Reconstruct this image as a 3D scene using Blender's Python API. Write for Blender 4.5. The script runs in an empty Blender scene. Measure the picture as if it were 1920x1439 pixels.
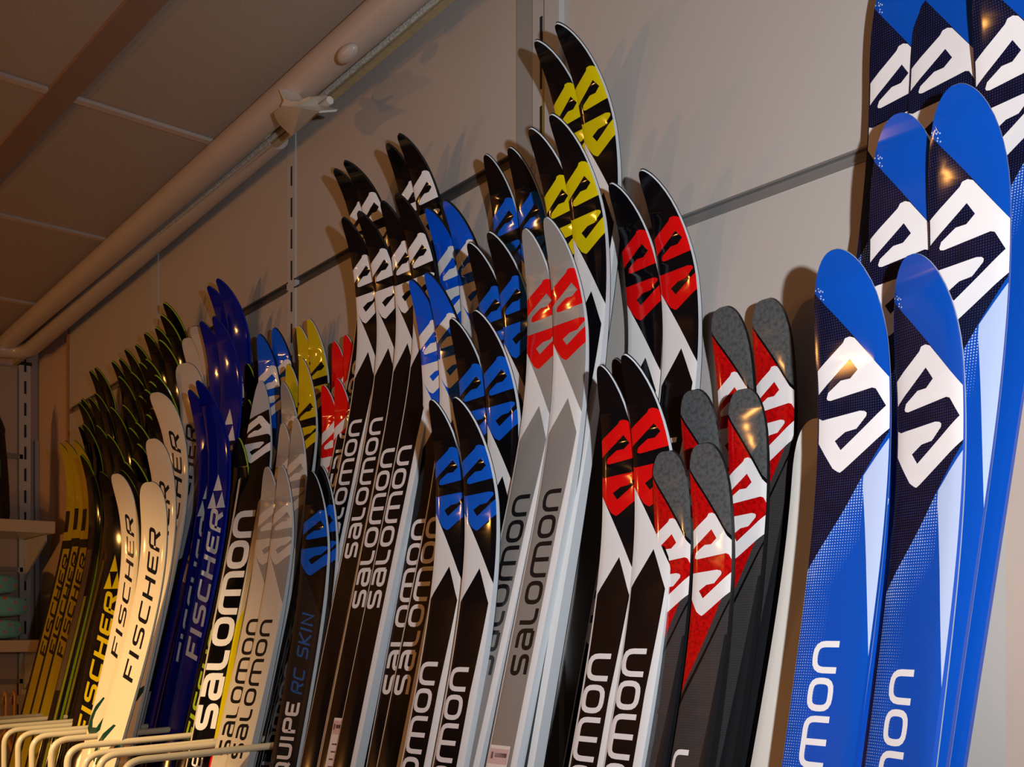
import bpy, bmesh, math, random
from mathutils import Vector, Matrix
from mathutils.geometry import delaunay_2d_cdt
random.seed(7)
S = bpy.context.scene
C = S.collection
PI = math.pi

# ---------------------------------------------------------------- camera
FPX, CX, CY, YAW, CZ, WALL = 2015., 960., 1175., math.radians(37.35), 1.42, .85
cth, sth = math.cos(YAW), math.sin(YAW)
FW, RT, UP = (-cth, sth, 0.), (sth, cth, 0.), (0., 0., 1.)
cam = bpy.data.cameras.new('camera'); cam_o = bpy.data.objects.new('camera', cam); C.objects.link(cam_o)
cam.sensor_width = 36; cam.lens = FPX / 1920 * 36; cam.shift_y = (CY - 719.5) / 1920; cam.clip_start = .01
M = Matrix.Identity(4)
for i in range(3):
    M[i][0], M[i][1], M[i][2] = RT[i], UP[i], -FW[i]
M[2][3] = CZ
cam_o.matrix_world = M
S.camera = cam_o

# ---------------------------------------------------------------- exposure, world, lights
S.view_settings.view_transform = 'Standard'; S.view_settings.look = 'None'
S.view_settings.gamma = 1; S.view_settings.use_curve_mapping = False
S.view_settings.exposure = 0.0
W = bpy.data.worlds.new('world'); S.world = W; W.use_nodes = True
W.node_tree.nodes['Background'].inputs[0].default_value = (1.0, .60, .36, 1)
W.node_tree.nodes['Background'].inputs[1].default_value = .06

def lamp(name, kind, loc, energy, col, size=.1, target=None, spot=None, size_y=None):
    l = bpy.data.lights.new(name, kind); l.energy = energy; l.color = col
    if kind == 'AREA':
        l.size = size
        if size_y: l.shape = 'RECTANGLE'; l.size_y = size_y
    else: l.shadow_soft_size = size
    if kind == 'SPOT': l.spot_size = math.radians(spot); l.spot_blend = 1.
    o = bpy.data.objects.new(name, l); C.objects.link(o); o.location = loc
    if target: o.rotation_euler = (Vector(target) - Vector(loc)).to_track_quat('-Z', 'Y').to_euler()
    return o
lamp('camera_flash', 'SPOT', (.12, .09, 1.48), 51, (.88, .94, 1.0), .010, (-.56, .8, 1.72), 94)
lamp('halogen_lamp_far', 'POINT', (-2.72, -1.2, 1.50), 15, (1.0, .42, .10), .035)
lamp('halogen_lamp_near', 'POINT', (-2.0, -2.6, 1.42), 38, (1.0, .42, .09), .04)
lamp('shelf_spot_lamp', 'SPOT', (-.9, -.8, 2.2), 190, (1.0, .72, .36), .03, (-1.86, .46, 1.18), 33)

# ---------------------------------------------------------------- small helpers
def ray(x, y):
    u = (x - CX) / FPX; v = (CY - y) / FPX
    return tuple(FW[i] + u * RT[i] + v * UP[i] for i in range(3))
def on_y(x, y, Y):            # point of the upright plane Y = const seen at a pixel of the photograph
    r = ray(x, y); t = Y / r[1]; return Vector((r[0] * t, Y, CZ + r[2] * t))
def on_x(x, y, X):
    r = ray(x, y); t = X / r[0]; return Vector((X, r[1] * t, CZ + r[2] * t))
def interp(x, xs, ys):
    if x <= xs[0]: return ys[0]
    for i in range(len(xs) - 1):
        if x <= xs[i + 1]:
            t = (x - xs[i]) / (xs[i + 1] - xs[i]); return ys[i] + t * (ys[i + 1] - ys[i])
    return ys[-1]

def srgb(r, g, b):
    f = lambda c: (c / 255 / 12.92) if c / 255 <= .04045 else ((c / 255 + .055) / 1.055) ** 2.4
    return (f(r), f(g), f(b), 1)
MATS = {}
def mat(name, col, rough=.5, metal=0., coat=0., spec=.5, bump=None):
    if name in MATS: return MATS[name]
    m = bpy.data.materials.new(name); m.use_nodes = True; b = m.node_tree.nodes['Principled BSDF']
    b.inputs['Base Color'].default_value = col; b.inputs['Roughness'].default_value = rough
    b.inputs['Metallic'].default_value = metal; b.inputs['Coat Weight'].default_value = coat
    b.inputs['Coat Roughness'].default_value = .08; b.inputs['Specular IOR Level'].default_value = spec
    n, l = m.node_tree.nodes, m.node_tree.links
    if bump:
        sc, st, var = bump
        tc = n.new('ShaderNodeTexCoord'); no = n.new('ShaderNodeTexNoise'); no.inputs['Scale'].default_value = sc
        no.inputs['Detail'].default_value = 4
        l.new(tc.outputs['Object'], no.inputs['Vector'])
        bp = n.new('ShaderNodeBump'); bp.inputs['Strength'].default_value = st; bp.inputs['Distance'].default_value = .002
        l.new(no.outputs['Fac'], bp.inputs['Height']); l.new(bp.outputs['Normal'], b.inputs['Normal'])
        if var:
            mx = n.new('ShaderNodeMix'); mx.data_type = 'RGBA'
            mx.inputs[6].default_value = col; mx.inputs[7].default_value = tuple(c * var for c in col[:3]) + (1,)
            rp = n.new('ShaderNodeMapRange'); rp.inputs[1].default_value = .4; rp.inputs[2].default_value = .7
            l.new(no.outputs['Fac'], rp.inputs[0]); l.new(rp.outputs[0], mx.inputs[0]); l.new(mx.outputs[2], b.inputs['Base Color'])
    MATS[name] = m; return m
def mat_pattern(name, base, other, kind, rough=.13):
    """printed pattern in the UV of the top sheet (u, v in metres): 'grid', 'hatch', 'dots', 'mottle'"""
    m = mat(name, base, rough, spec=.35); n, l = m.node_tree.nodes, m.node_tree.links; b = n['Principled BSDF']
    uv = n.new('ShaderNodeUVMap'); uv.uv_map = 'uv'
    def math_(op, a, bb=None):
        q = n.new('ShaderNodeMath'); q.operation = op
        for k, v in enumerate((a, bb)):
            if v is None: continue
            if isinstance(v, (int, float)): q.inputs[k].default_value = v
            else: l.new(v, q.inputs[k])
        return q.outputs[0]
    sep = n.new('ShaderNodeSeparateXYZ'); l.new(uv.outputs[0], sep.inputs[0])
    x, y = sep.outputs[0], sep.outputs[1]
    no = n.new('ShaderNodeTexNoise'); no.inputs['Scale'].default_value = 60; l.new(uv.outputs[0], no.inputs['Vector'])
    if kind == 'grid':
        p = .0021
        a = math_('GREATER_THAN', math_('SINE', math_('MULTIPLY', x, 2 * PI / p)), .1)
        c = math_('GREATER_THAN', math_('SINE', math_('MULTIPLY', y, 2 * PI / p)), .1)
        f = math_('MULTIPLY', math_('MULTIPLY', a, c), math_('MULTIPLY', no.outputs['Fac'], 1.2))
    elif kind == 'hatch':
        p = .0016
        d = math_('ADD', math_('MULTIPLY', x, .9), math_('MULTIPLY', y, .35))
        a = math_('GREATER_THAN', math_('SINE', math_('MULTIPLY', d, 2 * PI / p)), .0)
        c = math_('GREATER_THAN', math_('SINE', math_('MULTIPLY', y, 2 * PI / .0024)), -.3)
        f = math_('MULTIPLY', math_('MULTIPLY', a, c), no.outputs['Fac'])
    elif kind == 'dots':
        p = .0023
        sx = math_('SINE', math_('MULTIPLY', x, 2 * PI / p)); sy = math_('SINE', math_('MULTIPLY', y, 2 * PI / p))
        d = math_('ADD', sx, sy)
        # dots thin out away from the dark panel's slanting edge, which runs from (.064,.145) to (0,.262)
        e = math_('SUBTRACT', y, math_('SUBTRACT', .262, math_('MULTIPLY', x, 1.83)))
        fade = math_('MAXIMUM', math_('SUBTRACT', 1.0, math_('DIVIDE', e, .055)), -.2)
        left = math_('SUBTRACT', 1.0, math_('DIVIDE', x, .026))
        th = math_('SUBTRACT', 2.0, math_('MULTIPLY', math_('MAXIMUM', fade, math_('MULTIPLY', left, .55)), math_('ADD', .2, math_('MULTIPLY', no.outputs['Fac'], 2.2))))
        f = math_('MULTIPLY', math_('GREATER_THAN', d, th), .8)
    else:
        no.inputs['Scale'].default_value = 260; no.inputs['Detail'].default_value = 6
        r = n.new('ShaderNodeMapRange'); r.inputs[1].default_value = .45; r.inputs[2].default_value = .65
        l.new(no.outputs['Fac'], r.inputs[0]); f = r.outputs[0]
    mx = n.new('ShaderNodeMix'); mx.data_type = 'RGBA'; mx.inputs[6].default_value = base; mx.inputs[7].default_value = other
    l.new(f, mx.inputs[0]); l.new(mx.outputs[2], b.inputs['Base Color'])
    return m

def tag(o, label=None, cat=None, group=None, kind=None):
    if label: o['label'] = label
    if cat: o['category'] = cat
    if group: o['group'] = group
    if kind: o['kind'] = kind
    return o
def empty(name, loc, label=None, cat=None, group=None, rz=0):
    o = bpy.data.objects.new(name, None); C.objects.link(o); o.location = loc; o.rotation_euler.z = rz
    o.empty_display_size = .05
    return tag(o, label, cat, group)
def link(name, me, parent=None, loc=None):
    o = bpy.data.objects.new(name, me); C.objects.link(o)
    if parent: o.parent = parent
    if loc is not None: o.location = loc
    return o
def obj(name, bm, m, parent=None, smooth=True, loc=None, ang=40):
    me = bpy.data.meshes.new(name)
    bmesh.ops.recalc_face_normals(bm, faces=bm.faces)
    bm.to_mesh(me); bm.free()
    for mm in (m if isinstance(m, (list, tuple)) else [m]): me.materials.append(mm)
    if smooth:
        me.shade_smooth(); me.set_sharp_from_angle(angle=math.radians(ang))
    return link(name, me, parent, loc)
def bx(bm, x0, x1, y0, y1, z0, z1, bev=0.):
    r = bmesh.ops.create_cube(bm, size=1)
    for v in r['verts']:
        v.co = Vector(((x0 + x1) / 2 + v.co.x * (x1 - x0), (y0 + y1) / 2 + v.co.y * (y1 - y0), (z0 + z1) / 2 + v.co.z * (z1 - z0)))
    if bev:
        es = list({e for v in r['verts'] for e in v.link_edges})
        bmesh.ops.bevel(bm, geom=es, offset=bev, segments=2, affect='EDGES', profile=.6)
def tube(bm, pts, r, seg=12, cap=True, closed=False):
    """round bar along a polyline"""
    pts = [Vector(p) for p in pts]; n = len(pts); rings = []
    up = None
    for i, p in enumerate(pts):
        a = pts[(i - 1) % n] if (i or closed) else p; b = pts[(i + 1) % n] if (i < n - 1 or closed) else p
        t = (b - a).normalized()
        if up is None:
            up = t.orthogonal().normalized()
        up = (up - t * up.dot(t)).normalized(); sd = t.cross(up)
        rr = r[i] if isinstance(r, (list, tuple)) else r
        rings.append([bm.verts.new(p + (up * math.cos(2 * PI * k / seg) + sd * math.sin(2 * PI * k / seg)) * rr) for k in range(seg)])
    for i in range(n if closed else n - 1):
        A, B = rings[i], rings[(i + 1) % n]
        for k in range(seg): bm.faces.new((A[k], A[(k + 1) % seg], B[(k + 1) % seg], B[k]))
    if cap and not closed:
        bm.faces.new(rings[0]); bm.faces.new(rings[-1])
def fillet(pts, r, seg=6):
    """round the inner corners of a polyline"""
    P = [Vector(p) for p in pts]; out = [P[0]]
    for i in range(1, len(P) - 1):
        a, b, c = P[i - 1], P[i], P[i + 1]
        d1 = (a - b); d2 = (c - b); q = min(r, d1.length * .49, d2.length * .49)
        s, e = b + d1.normalized() * q, b + d2.normalized() * q
        for k in range(seg + 1):
            t = k / seg; out.append((1 - t) ** 2 * s + 2 * t * (1 - t) * b + t * t * e)
    out.append(P[-1]); return out
def prism(bm, pts, d):
    """flat outline (list of Vectors) swept along the vector d"""
    a = [bm.verts.new(Vector(p)) for p in pts]; b = [bm.verts.new(Vector(p) + Vector(d)) for p in pts]
    bm.faces.new(a); bm.faces.new(b[::-1]); n = len(a)
    for i in range(n): bm.faces.new((a[i], a[(i + 1) % n], b[(i + 1) % n], b[i]))

# ---------------------------------------------------------------- the room
m_panel = mat('wall_panel_laminate', srgb(186, 178, 172), .42, bump=(6, .02, .97))
m_plaster = mat('painted_plaster', srgb(196, 172, 158), .8, bump=(60, .12, .96))
m_alu = mat('aluminium_channel', srgb(128, 126, 124), .4, .25)
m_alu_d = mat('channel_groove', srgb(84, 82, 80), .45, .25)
m_post = mat('upright_metal', srgb(190, 190, 190), .4, .1)
m_slot = mat('slot_dark', srgb(22, 20, 20), .7)
m_tile = mat('ceiling_tile', srgb(176, 160, 146), .95, bump=(420, .35, .90))
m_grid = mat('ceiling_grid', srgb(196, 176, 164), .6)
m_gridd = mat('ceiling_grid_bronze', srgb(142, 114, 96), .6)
m_pipe = mat('pipe_paint', srgb(190, 176, 166), .35, coat=.2, bump=(25, .08, .95))
m_cream = mat('cream_metal', srgb(226, 208, 176), .35, coat=.3)
m_white = mat('white_enamel', srgb(226, 218, 206), .3, coat=.3)
m_floor = mat('floor_vinyl', srgb(120, 110, 100), .5, bump=(12, .1, .9))

SEAMS = [1.048, 1.760, 2.472, 3.184]
XE = -3.63                       # inner corner with the end wall
def struct(name, bm, m, smooth=False):
    o = obj(name, bm, m, smooth=smooth); o['kind'] = 'structure'; return o
bm = bmesh.new(); bx(bm, -4.2, 2.2, -2.6, 1.2, -.05, 0); struct('floor', bm, m_floor)
CH = CZ + .888
bm = bmesh.new(); bx(bm, -6.5, 2.4, -3.5, 1.3, CH + .004, CH + .03); struct('ceiling', bm, m_tile)
bm = bmesh.new(); bx(bm, XE - .02, 2.2, .875, .95, 0, CH + .01); struct('wall_right', bm, m_plaster)
bm = bmesh.new(); bx(bm, XE - .08, XE, -2.6, .95, 0, CH + .01); struct('wall_end', bm, m_plaster)

# ceiling grid, turned a few degrees against the wall
GA = math.radians(3.6)
bm = bmesh.new()
gx, gy = Vector((-math.cos(GA), -math.sin(GA), 0)), Vector((-math.sin(GA), math.cos(GA), 0))
def strip(bm, p, d, L, w, z0, z1):
    n = Vector((-d.y, d.x, 0)) * w / 2; a = p - d * L; b = p + d * L
    prism(bm, [Vector((q.x, q.y, z0)) for q in (a - n, b - n, b + n, a + n)], (0, 0, z1 - z0))
def ceil_pt(x, y):
    r = ray(x, y); t = (CH - CZ) / r[2]; return Vector((r[0] * t, r[1] * t, 0))
p1, p2 = ceil_pt(200, 206), ceil_pt(100, 428)
TS = abs((p2 - p1).dot(gx))
for k in range(-2, 4):
    strip(bm, p1 + gx * TS * k, gy, 3.2, .016, CH - .002, CH + .006)
struct('trim_1', bm, m_grid)
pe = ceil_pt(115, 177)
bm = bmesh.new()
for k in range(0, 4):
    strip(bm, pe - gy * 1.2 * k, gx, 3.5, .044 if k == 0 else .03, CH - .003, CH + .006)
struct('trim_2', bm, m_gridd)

# wall panels: upper and lower board per bay, aluminium channel between them
def rail_z(X): return on_y(760, 399, WALL).z
ZR = (on_y(336, 664, WALL).z + on_y(830, 362, WALL).z) / 2      # channel height of the long wall
ZT = on_y(545, 240, WALL).z + .12
bays = [(-SEAMS[i + 1], -SEAMS[i]) for i in range(3)]
n = 1
for (x0, x1) in bays:
    bm = bmesh.new(); bx(bm, x0 + .006, x1 - .006, WALL, WALL + .016, ZR + .007, CH + .002); bx(bm, x0 + .006, x1 - .006, WALL, WALL + .016, .1, ZR - .007)
    struct('wall_panel_%d' % n, bm, m_panel); n += 1
# the near bay, turned slightly away
pA = Vector((-SEAMS[0] + .03, WALL - .004, 0)); q1 = on_y(1273, 422, WALL); q2 = on_y(1595, 297, WALL)
dB = Vector((math.cos(math.radians(3.0)), math.sin(math.radians(3.0)), 0))
def planeB(x, y):
    nrm = Vector((-dB.y, dB.x, 0)); r = Vector(ray(x, y)); t = pA.dot(nrm) / r.dot(nrm); return Vector((0, 0, CZ)) + r * t
q1, q2 = planeB(1273, 420), planeB(1595, 299)
zB = (q1.z + q2.z) / 2
bm = bmesh.new()
nb = Vector((-dB.y, dB.x, 0)) * .016
def slab(bm, L, z0, z1, off=0., th=.016, s0=0.):
    nn = Vector((-dB.y, dB.x, 0)); a = pA + dB * s0 + nn * off; b = a + dB * L
    prism(bm, [Vector((q.x, q.y, z0)) for q in (a, b, b + nn * th, a + nn * th)], (0, 0, z1 - z0))
slab(bm, 2.6, zB + .0055, zB + .392); slab(bm, 2.6, zB + .412, CH + .3); slab(bm, 2.6, .1, zB - .0055)
struct('wall_panel_4', bm, m_panel)
bm = bmesh.new()
slab(bm, 2.6, zB - .007, zB + .007, .004, .012)
slab(bm, 2.6, zB - .007, zB - .0048, -.002, .016); slab(bm, 2.6, zB + .0048, zB + .007, -.002, .016)
slab(bm, 2.6, zB + .39, zB + .414, .004, .012)
struct('trim_3', bm, m_alu)
# channel on the long wall: grooved profile with end cap
n = 4
for (x0, x1) in bays:
    bm = bmesh.new(); e0 = x0 + (.012 if x0 > -3 else .03)
    bx(bm, e0, x1 - .012, WALL + .006, WALL + .014, ZR - .0075, ZR + .0075)
    bx(bm, e0, x1 - .012, WALL - .002, WALL + .014, ZR - .0085, ZR - .006); bx(bm, e0, x1 - .012, WALL - .002, WALL + .014, ZR + .006, ZR + .0085)
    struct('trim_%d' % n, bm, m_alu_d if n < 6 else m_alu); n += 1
# uprights with slots in the seams
def upright(name, x, w, y0, slots=True, extra=None):
    bm = bmesh.new(); bx(bm, x - w / 2, x + w / 2, y0, WALL + .02, .1, CH - .005)
    if extra:
        for (a, b, yy) in extra: bx(bm, x + a, x + b, yy, WALL + .02, .1, CH + .05)
    o = struct(name, bm, m_post)
    if slots:
        bm = bmesh.new(); z = .3
        while z < CH - .06:
            bx(bm, x - .002 + w * .1, x + .002 + w * .1, y0 - .0012, y0 + .001, z, z + .034); z += .056
        s = obj('slot', bm, m_slot, o, smooth=False)
    return o
upright('trim_8', -SEAMS[1], .034, WALL - .002)
upright('trim_9', -SEAMS[2], .05, WALL - .002, slots=False)
upright('trim_10', -SEAMS[0], .03, WALL - .006, extra=[(.016, .044, WALL - .012)])
bm = bmesh.new(); bx(bm, -SEAMS[3] - .012, -SEAMS[3] + .004, WALL - .004, .876, .1, CH - .06); struct('trim_11', bm, mat('panel_edge', srgb(170, 120, 80), .5))
bm = bmesh.new(); bx(bm, -SEAMS[0] - .052, -SEAMS[0] - .015, WALL - .003, WALL + .01, .1, CH); struct('trim_17', bm, mat('upright_mid_grey', srgb(158, 158, 156), .45, .1))  # strip beside the upright, a darker grey
bm = bmesh.new(); bx(bm, -SEAMS[0] + .006, -SEAMS[0] + .010, WALL - .0075, WALL - .005, 2.02, 2.13); bx(bm, -SEAMS[0] + .006, -SEAMS[0] + .010, WALL - .0075, WALL - .005, 1.78, 1.86)
struct('trim_12', bm, mat('brass_slot', srgb(190, 170, 80), .4, .6))

# ---------------------------------------------------------------- pipes under the ceiling
def pipe_line(pa, pb, ya, yb, r, ext0=0., ext1=0.):
    a, b = on_y(pa[0], pa[1], ya), on_y(pb[0], pb[1], yb); d = (b - a).normalized()
    return a - d * ext0, b + d * ext1
up_a, up_b = pipe_line((67, 595), (640, 92), .757, .757, .027, .9, 2.2)
bm = bmesh.new(); tube(bm, [up_a, up_b], .0255, 28)
P_up = obj('heating_pipe', bm, m_pipe); tag(P_up, 'upper thick painted pipe running under the ceiling along the wall', 'pipe')
lo_a, lo_b = pipe_line((67, 646), (520, 252), .81, .81, .02, 0, 0)
d_lo = (lo_b - lo_a).normalized()
bend = lo_a - d_lo * .12
bm = bmesh.new(); tube(bm, fillet([lo_b - d_lo * .005, bend, bend + Vector((-.0, -.8, .0))], .09, 8), .0235, 24)
P_lo = obj('heating_pipe', bm, m_pipe); tag(P_lo, 'lower painted pipe ending at the white bracket, with an elbow at the far corner', 'pipe')
bm = bmesh.new(); a, b = on_y(560, 233, .835), on_y(838, -6, .835); d = (b - a).normalized()
tube(bm, [a + Vector((0, 0, .004)), b + d * 1.6 + Vector((0, 0, .004))], .0095, 14)
o = obj('conduit_strip', bm, m_pipe); tag(o, 'thin painted conduit running right from the white bracket under the thick pipe', 'pipe')
# dusty board added between the two pipes, its tan painting the pipe's shade
bm = bmesh.new(); Yb = .80
l0, l1, h0, h1 = on_y(67, 648, Yb), on_y(700, 112, Yb), on_y(67, 614, Yb), on_y(700, 60, Yb)
k0, k1 = -.35, 2.2
prism(bm, [l0 + (l1 - l0) * k0, l0 + (l1 - l0) * k1, h0 + (h1 - h0) * k1, h0 + (h1 - h0) * k0], (0, .012, 0))
o = obj('shade_board', bm, mat('dusty_shade', srgb(176, 156, 118), .7, bump=(90, .4, .86))); tag(o, 'narrow dusty strip behind the pipes along the top of the wall, tan for their shade', 'shade board')
bm = bmesh.new(); m0, m1 = on_y(67, 634, .792), on_y(700, 98, .792); tube(bm, [m0 + (m1 - m0) * -.1, m0 + (m1 - m0) * 2.2], .0045, 8)
o2 = obj('bead', bm, mat('dusty_bead', srgb(206, 200, 188), .7, bump=(260, .6, .5)), o)
# knob on the upper pipe
kp = on_y(652, 100, .730)
bm = bmesh.new(); bmesh.ops.create_uvsphere(bm, u_segments=20, v_segments=12, radius=.016)
for v in bm.verts: v.co = Vector((v.co.x * 1.5, v.co.y * .7, v.co.z * .65)) + kp
o = obj('pipe_knob', bm, m_pipe, P_up)
# white bracket: forked clamp and a curved fin under it
def PB(x, y, Y=.725): return on_y(x, y, Y)
T = empty('pipe_bracket', PB(550, 215), 'white plastic pipe bracket with forked arms and a pointed fin', 'bracket')
def local(bm, T=T):
    for v in bm.verts: v.co -= T.location
bm = bmesh.new()
prism(bm, [PB(*p) for p in ((523, 168), (534, 186), (546, 190), (560, 190), (579, 181), (582, 184), (564, 198), (600, 208), (598, 212), (552, 206), (527, 198), (532, 188))], (.012, .022, .004))
local(bm); obj('clamp', bm, m_white, T)
bm = bmesh.new()
rows = [((513, 211), (530, 198), (565, 203), (600, 209)), ((516, 220), (532, 214), (560, 216), (592, 214)), ((524, 234), (536, 230), (556, 231), (574, 229)), ((544, 253), (546, 254), (548, 254), (550, 253))]
G = [[bm.verts.new(PB(p[0], p[1], .715 - .012 * math.sin(PI * j / 3) + .006 * i)) for j, p in enumerate(r)] for i, r in enumerate(rows)]
for i in range(3):
    for j in range(3): bm.faces.new((G[i][j], G[i][j + 1], G[i + 1][j + 1], G[i + 1][j]))
r_ = bmesh.ops.solidify(bm, geom=list(bm.faces), thickness=.003)
local(bm); obj('fin', bm, m_white, T)
bm = bmesh.new(); tube(bm, [PB(600, 203, .78), PB(619, 188, .78)], .006, 12); local(bm); obj('collar', bm, m_white, T)

# ---------------------------------------------------------------- skis
def curve_path(A, phi0, Lc=.47, p=3.5, L=.9, n=90):
    A, phi0 = math.radians(A), math.radians(phi0); ds = L / n; y = z = 0; out = [(0., 0., phi0 - A)]
    for i in range(n):
        q = (i + .5) * ds; ph = phi0 - A * max(0, 1 - q / Lc) ** p
        y -= math.sin(ph) * ds; z -= math.cos(ph) * ds
        out.append((y, z, phi0 - A * max(0, 1 - (i + 1) * ds / Lc) ** p))
    return out, ds
BACK, FOOT = .838, .42        # contact line on the wall, foot line on the floor
class Ski:
    """where one ski stands: tip, bend of the shovel, lean and turn"""
    def __init__(s, tip, n, A=56, W=.044, edge=None, body=None, beta=None, ref=None, gap=.027):
        # n-th ski out from the wall in its slot; the tallest ski of the slot (ref) touches the wall,
        # the others rest on it, and the feet stand in one row on the floor
        z = on_y(tip[0], tip[1], .76).z - .12; zt = (on_y(ref[0], ref[1], .77).z - .12) if ref else z
        zt = max(zt, z); k = (BACK - FOOT) / zt
        Yc = BACK - (zt - z) * k - gap * n; phi0 = math.degrees(math.atan(k))
        s.tippx, s.Yc, s.W, s.phi0 = tip, Yc, W, phi0
        s.b = math.radians(interp(tip[0], [300, 700, 1000, 1240, 1600], [25, 17, 11, 8, 5]) if beta is None else beta)
        s.tilt0 = math.atan(math.tan(math.radians(phi0)) * math.tan(s.b)); s.dt = 0.
        if edge:
            lo, hi = 14., 88.
            for k in range(9):
                A = (lo + hi) / 2; s.setA(A)
                if s.edge_x(edge[1]) < edge[0]: lo = A
                else: hi = A
        s.setA(A)
        if body:
            lo, hi = -4., 4.
            for k in range(9):
                s.dt = math.radians((lo + hi) / 2)
                if s.edge_x(body[1]) > body[0]: lo = (lo + hi) / 2
                else: hi = (lo + hi) / 2
    def setA(s, A):
        s.A = A; s.P, s.ds = curve_path(A, s.phi0); s.ymax = max(q[0] for q in s.P)
        s.T = on_y(s.tippx[0], s.tippx[1], s.Yc - s.ymax)
    def at(s, q):
        if q >= .9:
            a = s.P[-1]; d = q - .9; return a[0] - math.sin(a[2]) * d, a[1] - math.cos(a[2]) * d, a[2]
        k = q / s.ds; i = min(int(k), len(s.P) - 2); t = k - i; a, b = s.P[i], s.P[i + 1]
        return tuple(a[j] + (b[j] - a[j]) * t for j in range(3))
    def w(s, x, q, d=0.):       # x across in metres, q down from the tip, d out of the top face
        y, z, ph = s.at(q); y -= math.cos(ph) * d; z += math.sin(ph) * d
        x = x + z * math.tan(s.tilt0 + s.dt); cb, sb = math.cos(s.b), math.sin(s.b)
        return Vector((x * cb - y * sb, x * sb + y * cb, z))
    def edge_x(s, py):
        lo, hi = 0., 1.2
        for k in range(14):
            q = (lo + hi) / 2; p = s.T + s.w(s.W / 2, q)
            z = p.dot(Vector(FW)) ; v = CY - FPX * (p.z - CZ) / z
            if v < py: lo = q
            else: hi = q
        return CX + FPX * p.dot(Vector(RT)) / z

TIPS = {'race': (.12, 1.3, 2.0), 'blunt': (.055, 2.6, 2.8), 'round': (.09, 2.2, 2.0), 'slim': (.15, 1.2, 1.9)}
def half_w(s, W, tip):
    s1, n, m = TIPS[tip]
    k = 1. if s >= s1 else max(0., 1 - (1 - s / s1) ** n) ** (1 / m)
    waist = 1 - .07 * min(1, max(0, (s - .25) / .5))
    return W / 2 * k * waist

# ---- lettering built from strokes (height 1, pen width PW)
def rr(pts, r=.28, seg=4, closed=False):
    P = [Vector((p[0], p[1], 0)) for p in pts]
    if not closed: return [(v.x, v.y) for v in fillet(P, r, seg)]
    n = len(P); out = []
    for i in range(n):
        a, b, c = P[i - 1], P[i], P[(i + 1) % n]; d1, d2 = a - b, c - b; q = min(r, d1.length * .49, d2.length * .49)
        s, e = b + d1.normalized() * q, b + d2.normalized() * q
        for k in range(seg + 1):
            t = k / seg; v = (1 - t) ** 2 * s + 2 * t * (1 - t) * b + t * t * e; out.append((v.x, v.y))
    return out
def gl(w, *st): return (w, st)
h = .1
GLY = {
 's': gl(.95, (rr([(.9, .9), (.1, .9), (.1, .52), (.85, .48), (.85, .1), (.06, .1)], .2), 0)),
 'a': gl(.98, (rr([(.12, .9), (.88, .9), (.88, .1)], .3), 0), (rr([(.88, .1), (.12, .1), (.12, .53), (.88, .53)], .2), 0)),
 'L': gl(.78, (rr([(.12, 1.0), (.12, .1), (.74, .1)], .3), 0)),
 'o': gl(1.05, (rr([(.1, .1), (.95, .1), (.95, .9), (.1, .9)], .32, closed=True), 1)),
 'm': gl(1.62, (rr([(.1, .0), (.1, .9), (1.52, .9), (1.52, .0)], .32), 0), ([(.81, .82), (.81, .0)], 0)),
 'n': gl(1.02, (rr([(.1, .0), (.1, .9), (.92, .9), (.92, .0)], .36), 0)),
 'F': gl(.80, ([(.1, .0), (.1, .9), (.8, .9)], 0), ([(.1, .48), (.62, .48)], 0)),
 'I': gl(.30, ([(.12, 0), (.12, 1)], 0)),
 'S': gl(.85, (rr([(.82, .9), (.1, .9), (.1, .52), (.75, .48), (.75, .1), (.02, .1)], .16), 0)),
 'C': gl(.85, (rr([(.82, .9), (.1, .9), (.1, .1), (.8, .1)], .18), 0)),
 'H': gl(.90, ([(.1, 0), (.1, 1)], 0), ([(.78, 0), (.78, 1)], 0), ([(.1, .5), (.78, .5)], 0)),
 'E': gl(.80, (rr([(.8, .9), (.1, .9), (.1, .1), (.78, .1)], .14), 0), ([(.1, .5), (.68, .5)], 0)),
 'R': gl(.86, (rr([(.1, 0), (.1, .9), (.78, .9), (.78, .46), (.1, .44)], .16), 0), ([(.5, .44), (.8, 0)], 0)),
 'K': gl(.86, ([(.1, 0), (.1, 1)], 0), ([(.8, 1), (.15, .5), (.82, 0)], 0)),
 'A': gl(.92, ([(.04, 0), (.46, .94), (.88, 0)], 0), ([(.22, .32), (.7, .32)], 0)),
 'T': gl(.84, ([(.02, .9), (.82, .9)], 0), ([(.42, .9), (.42, 0)], 0)),
 'Q': gl(.95, (rr([(.1, .1), (.82, .1), (.82, .9), (.1, .9)], .2, closed=True), 1), ([(.55, .3), (.9, 0)], 0)),
 'U': gl(.92, (rr([(.1, 1), (.1, .1), (.8, .1), (.8, 1)], .22), 0)),
 'P': gl(.84, (rr([(.1, 0), (.1, .9), (.78, .9), (.78, .46), (.1, .44)], .16), 0)),
 'N': gl(.92, ([(.1, 0), (.1, .95), (.8, .05), (.8, 1)], 0)),
 'O': gl(.95, (rr([(.1, .1), (.82, .1), (.82, .9), (.1, .9)], .24, closed=True), 1)),
 '7': gl(.8, ([(.05, .9), (.75, .9), (.3, 0)], 0)),
 ' ': gl(.5)}
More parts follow.
